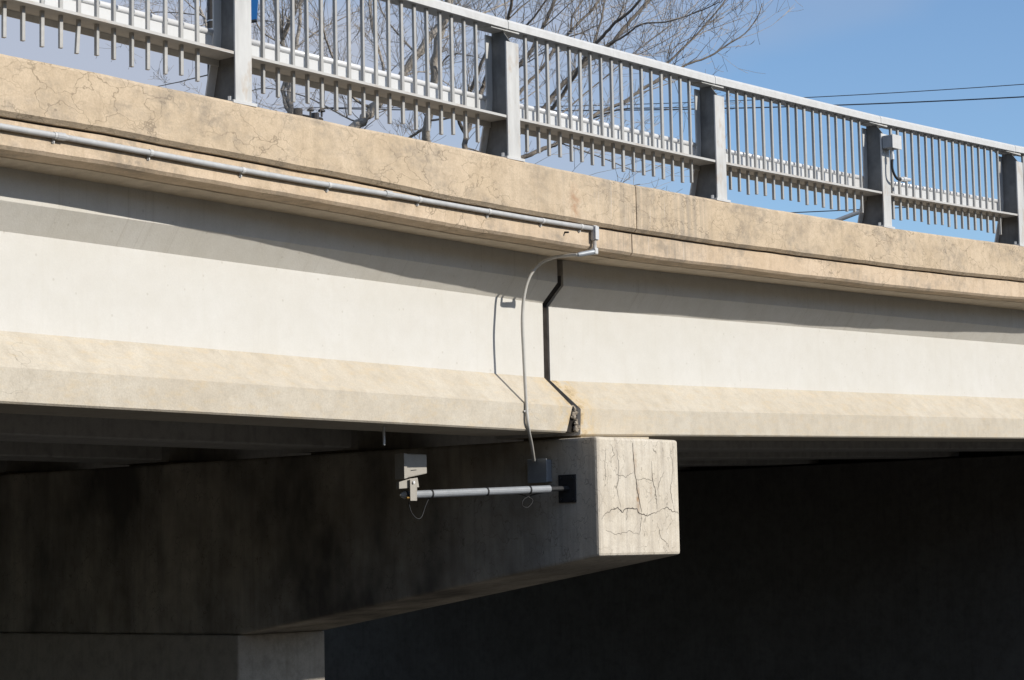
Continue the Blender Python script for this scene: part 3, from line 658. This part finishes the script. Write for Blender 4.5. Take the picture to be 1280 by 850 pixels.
# ------------------------------------------------------------------ bare trees beyond the bridge
def tree(name, lab, d, limbs, seed, matl, trunk_px, dens=1.0, group=None, bias=(0.12, .9)):
    rnd = random.Random(seed)
    base = pix(trunk_px[0], trunk_px[1], d); root = empty(name, (base.x, base.y, GZ)); tag(root, lab, 'tree', group)
    tr = trunk_px[2]*.8/FPX*d
    m_ = MB(); m_.tube(smooth_path([(base.x, base.y, GZ-.3), (base.x+rnd.uniform(-.2,.2), base.y, (GZ+base.z)/2), base], 5), [tr*(1.25-.3*i/10) for i in range(11)], 10)
    m_.build('trunk', M[matl], root, smooth=True)
    done = []
    tw = MB(); right = Vector(RGT); up = Vector(UPV); fw = Vector(_f)
    def grow(p, dr, ln, r, lvl):
        n = 4 if lvl < 3 else 3; pts = [p]; rs = [r]; q = p; dd = dr.copy()
        for k in range(n):
            dd = (dd + Vector((rnd.uniform(-1,1), rnd.uniform(-1,1), rnd.uniform(-.6,1)))*.22).normalized()
            q = q + dd*ln/n; pts.append(q); rs.append(max(.0045, r*(1-.75*(k+1)/n)))
        tw.tube(pts, rs, 4 if r > .015 else 3, caps=False)
        if lvl >= 3: return
        for _ in range(int(rnd.choice((2,3,4,5))*dens + .5)):
            t = rnd.uniform(.2, 1); i = min(n-1, int(t*n)); b_ = pts[i].lerp(pts[i+1], t*n-i)
            ax = Vector((rnd.uniform(-1,1), rnd.uniform(-1,1), rnd.uniform(-.5,1))).normalized()
            nd = (dd*.75 + ax*.75).normalized()
            grow(b_, nd, ln*rnd.uniform(.4, .75), max(.0055, r*.5), lvl+1)
    for pl in limbs:
        pts_px, w0, w1 = pl[0], pl[1], pl[2]; dd0 = pl[3] if len(pl) > 3 else 0.; nb = pl[4] if len(pl) > 4 else 1.0
        n = len(pts_px); st_ = 0.0; hit = None
        if done:                         # grow out of an earlier limb where this one starts beside it
            x0, y0 = pts_px[0]; hit = min(done, key=lambda q: (q[0]-x0)**2+(q[1]-y0)**2)
            if (hit[0]-x0)**2+(hit[1]-y0)**2 > 26**2: hit = None
        if hit: st_ = hit[2]-d
        P = [pix(x, y, d + st_ + dd0*i/max(1, n-1)) for i, (x, y) in enumerate(pts_px)]
        if hit: P[0] = hit[3].copy()
        else: P = [base - Vector((0, 0, .5)), base.lerp(P[0], .5) + Vector((0, 0, -.15*(P[0]-base).length)), *P]
        S = smooth_path(P, 5); k = len(S); rr = [(w0+(w1-w0)*i/(k-1))*.5/FPX*d for i in range(k)]
        S = [q + Vector((rnd.uniform(-1,1), rnd.uniform(-1,1), rnd.uniform(-1,1)))*rr[i]*.35 for i, q in enumerate(S)]
        for q in S:
            v_ = np.array(q)-CAM; zf = float(v_@_f); done.append((640+FPX*float(v_@RGT)/zf, 425-FPX*float(v_@UPV)/zf, zf, q))
        m_ = MB(); m_.tube(S, rr, 8); m_.build('limb', M[matl if w0 > 4 else ('twig' if matl == 'bark' else matl)], root, smooth=True)
        length = sum((S[i+1]-S[i]).length for i in range(k-1))
        for _ in range(int(length*3.9*dens*nb)):
            t = rnd.uniform(.12, 1); i = min(k-2, int(t*(k-1))); b_ = S[i]
            td = (S[i+1]-S[i]).normalized()
            ax = (right*rnd.uniform(-1, 1.2) + up*rnd.uniform(-.35, 1.1) + fw*rnd.uniform(-1, 1)).normalized()
            nd = (td*bias[1]*.7 + ax*.8 + right*bias[0]).normalized()
            grow(b_, nd, rnd.uniform(.5, 2.1), min(rr[i]*.5, rnd.uniform(.009, .022)), 1)
    o = tw.build('crown', M['twig'], root, fixn=False)
    return root
tree('bare_tree', 'slim bare pale-barked tree with three stems right of the first post', 57, [
    ([(364,150),(362,120),(358,85),(355,62),(351,30),(343,0),(337,-40),(330,-90)], 8, 3.5, 1),
    ([(358,48),(364,20),(370,0),(372,-40),(380,-90)], 6, 3, -1),
    ([(348,142),(354,112),(367,68),(374,34),(375,0),(378,-60)], 6, 3.5, 1),
    ([(350,60),(330,42),(318,25),(300,0),(290,-30)], 2.2, 1, -2, .8), ([(365,60),(395,40),(430,22),(455,10)], 2, 1, 1, .8),
    ([(262,60),(258,30),(250,12),(240,-5),(232,-30)], 5, 3, 2, .9), ([(262,103),(225,102),(187,110)], 2, .8, 1, .5), ([(250,20),(200,15),(150,20),(100,-5)], 1.6, .8, 2, .8),
    ([(262,30),(225,35),(190,15),(170,-20)], 1.6, .8, -2, .8)], 3, 'bark', (362,170,10), .85)
tree('bare_tree', 'large bare tree whose thick pale trunks cross behind the second bay of pickets', 54, [
    ([(425,185),(447,156),(466,136),(503,95),(522,68),(539,45),(553,26),(561,2),(572,-30),(590,-80)], 14, 8, 2),
    ([(533,200),(534,179),(535,150),(541,103),(546,59),(555,26),(560,0),(556,-60)], 12, 8, -1),
    ([(522,68),(500,45),(480,20),(470,-10)], 3, 1.5, 2), ([(466,136),(440,120),(420,80),(405,40),(400,-20)], 4, 2, -2),
    ([(480,122),(478,80),(466,40),(462,0),(470,-40)], 4, 2, 2), ([(534,160),(515,170),(500,180)], 4, 3, 1, .3), ([(541,103),(560,70),(590,70),(620,80)], 2.4, 1, -1),
    ([(539,152),(560,148),(575,140)], 3, 2, -1, .4), ([(503,95),(530,90),(560,105),(590,130)], 2, 1, 2), ([(450,155),(420,140),(380,120),(330,110),(300,120)], 2.4, 1, 2),
    ([(553,26),(600,18),(640,0)], 3, 1.5, 2)], 11, 'bark', (478,225,16), .9, bias=(.05, .9))
tree('bare_tree', 'wide bare tree spreading dark limbs rightward above the top rail', 50, [
    ([(583,200),(581,180),(587,155),(602,113),(612,92),(632,84),(645,86),(667,58),(678,35),(692,3),(705,-40)], 8, 4, 2),
    ([(579,170),(572,140),(590,110),(610,60),(632,30),(640,0),(645,-40)], 5, 3.5, -2),
    ([(640,150),(648,118),(674,89),(690,66),(714,38),(742,10),(760,-20)], 5, 3, 2),
    ([(630,190),(655,160),(676,139),(700,110),(733,78),(761,56),(785,30),(802,10),(825,-15)], 8, 3.5, 1),
    ([(655,168),(685,140),(712,105),(727,80),(749,50),(770,28),(794,8),(812,-20)], 6, 3, -2),
    ([(632,205),(659,195),(679,186),(698,178),(735,150),(752,139),(780,127),(800,113),(827,95),(836,78),(869,45),(886,26),(907,0),(920,-25)], 6, 1.6, 2),
    ([(800,113),(835,95),(858,81),(888,70),(912,54),(931,42),(947,21),(953,4)], 3.5, 1, 1),
    ([(735,150),(775,137),(820,135),(862,134)], 2.2, 1, -2, .5), ([(761,56),(785,42),(803,30),(839,26),(879,12),(900,2)], 3, 1.2, -1),
    ([(714,38),(716,20),(735,-10)], 3, 2, 1), ([(733,78),(750,30),(756,0),(762,-30)], 3.4, 2, 1), ([(836,78),(842,60),(880,40),(930,22)], 1.6, .8, 2),
    ([(690,66),(740,60),(790,70),(850,40)], 2, 1, 2), ([(602,113),(622,60),(660,30),(690,-10)], 4, 2, -1), ([(655,168),(690,150),(740,110),(800,60),(840,30)], 2.6, 1.2, 3),
    ([(700,178),(760,200),(800,215),(830,205)], 1.8, .8, 1, .7), ([(640,195),(700,215),(760,235),(800,230)], 1.8, .8, -1, .7)],
    23, 'bark_dark', (606,260,17), .8, bias=(.2, 1.0))

# ------------------------------------------------------------------ broken edges at the joint
rnd = random.Random(5)
M['rubble'] = concrete('broken_concrete', (.30, .255, .20), (.12, .085, .055), (.40, .35, .28), grain=1, mottle=.9)
def chunk(name, c, r, mat, parent, seed):
    bm = bmesh.new(); bmesh.ops.create_icosphere(bm, subdivisions=2, radius=1)
    for v in bm.verts:
        k = 1+.45*noise.noise(v.co*1.7+Vector((seed, 0, 0))); v.co = Vector((v.co.x*r[0]*k, v.co.y*r[1]*k, v.co.z*r[2]*k)) + Vector(c)
    me_ = bpy.data.meshes.new(name); bm.to_mesh(me_); bm.free(); me_.materials.append(M[mat])
    o = bpy.data.objects.new(name, me_); col.objects.link(o)
    if parent is not None: o.parent = parent; o.matrix_parent_inverse = parent.matrix_world.inverted()
    return o

jf = MB()  # added dark insert, makes the open joint gap read dark
prof_j = [(.05, .02), (.016, Z1-.02), (YW+.012, Z2-.005), (YW+.015, Z3+.008), (YT+.018, Z4-.002), (YT+.018, ZS-.12), (.62, ZS-.12), (.62, .03)]
jf.loft([[(GX - SK*y + d_, y, z + GR*GX*.5) for y, z in prof_j] for d_ in (-GAP-.012, .01)])
M['gap_insert'] = plain('dark_gap_insert', (.028, .022, .017), .95, 0, .3)
jfo = jf.build('joint_dark_insert', M['gap_insert'], deck)
for k in range(9):
    zc = .04 + .035*k/1.6 + rnd.uniform(-.01, .01); yc_ = .0 + .02*rnd.random() + max(0, zc-.19)*.9
    chunk('broken_concrete', (GX-.022+rnd.uniform(-.028, .03) - SK*yc_, yc_+.012, zc), (rnd.uniform(.014,.03), rnd.uniform(.014,.025), rnd.uniform(.014,.028)), 'rubble', deck, k*3.1)
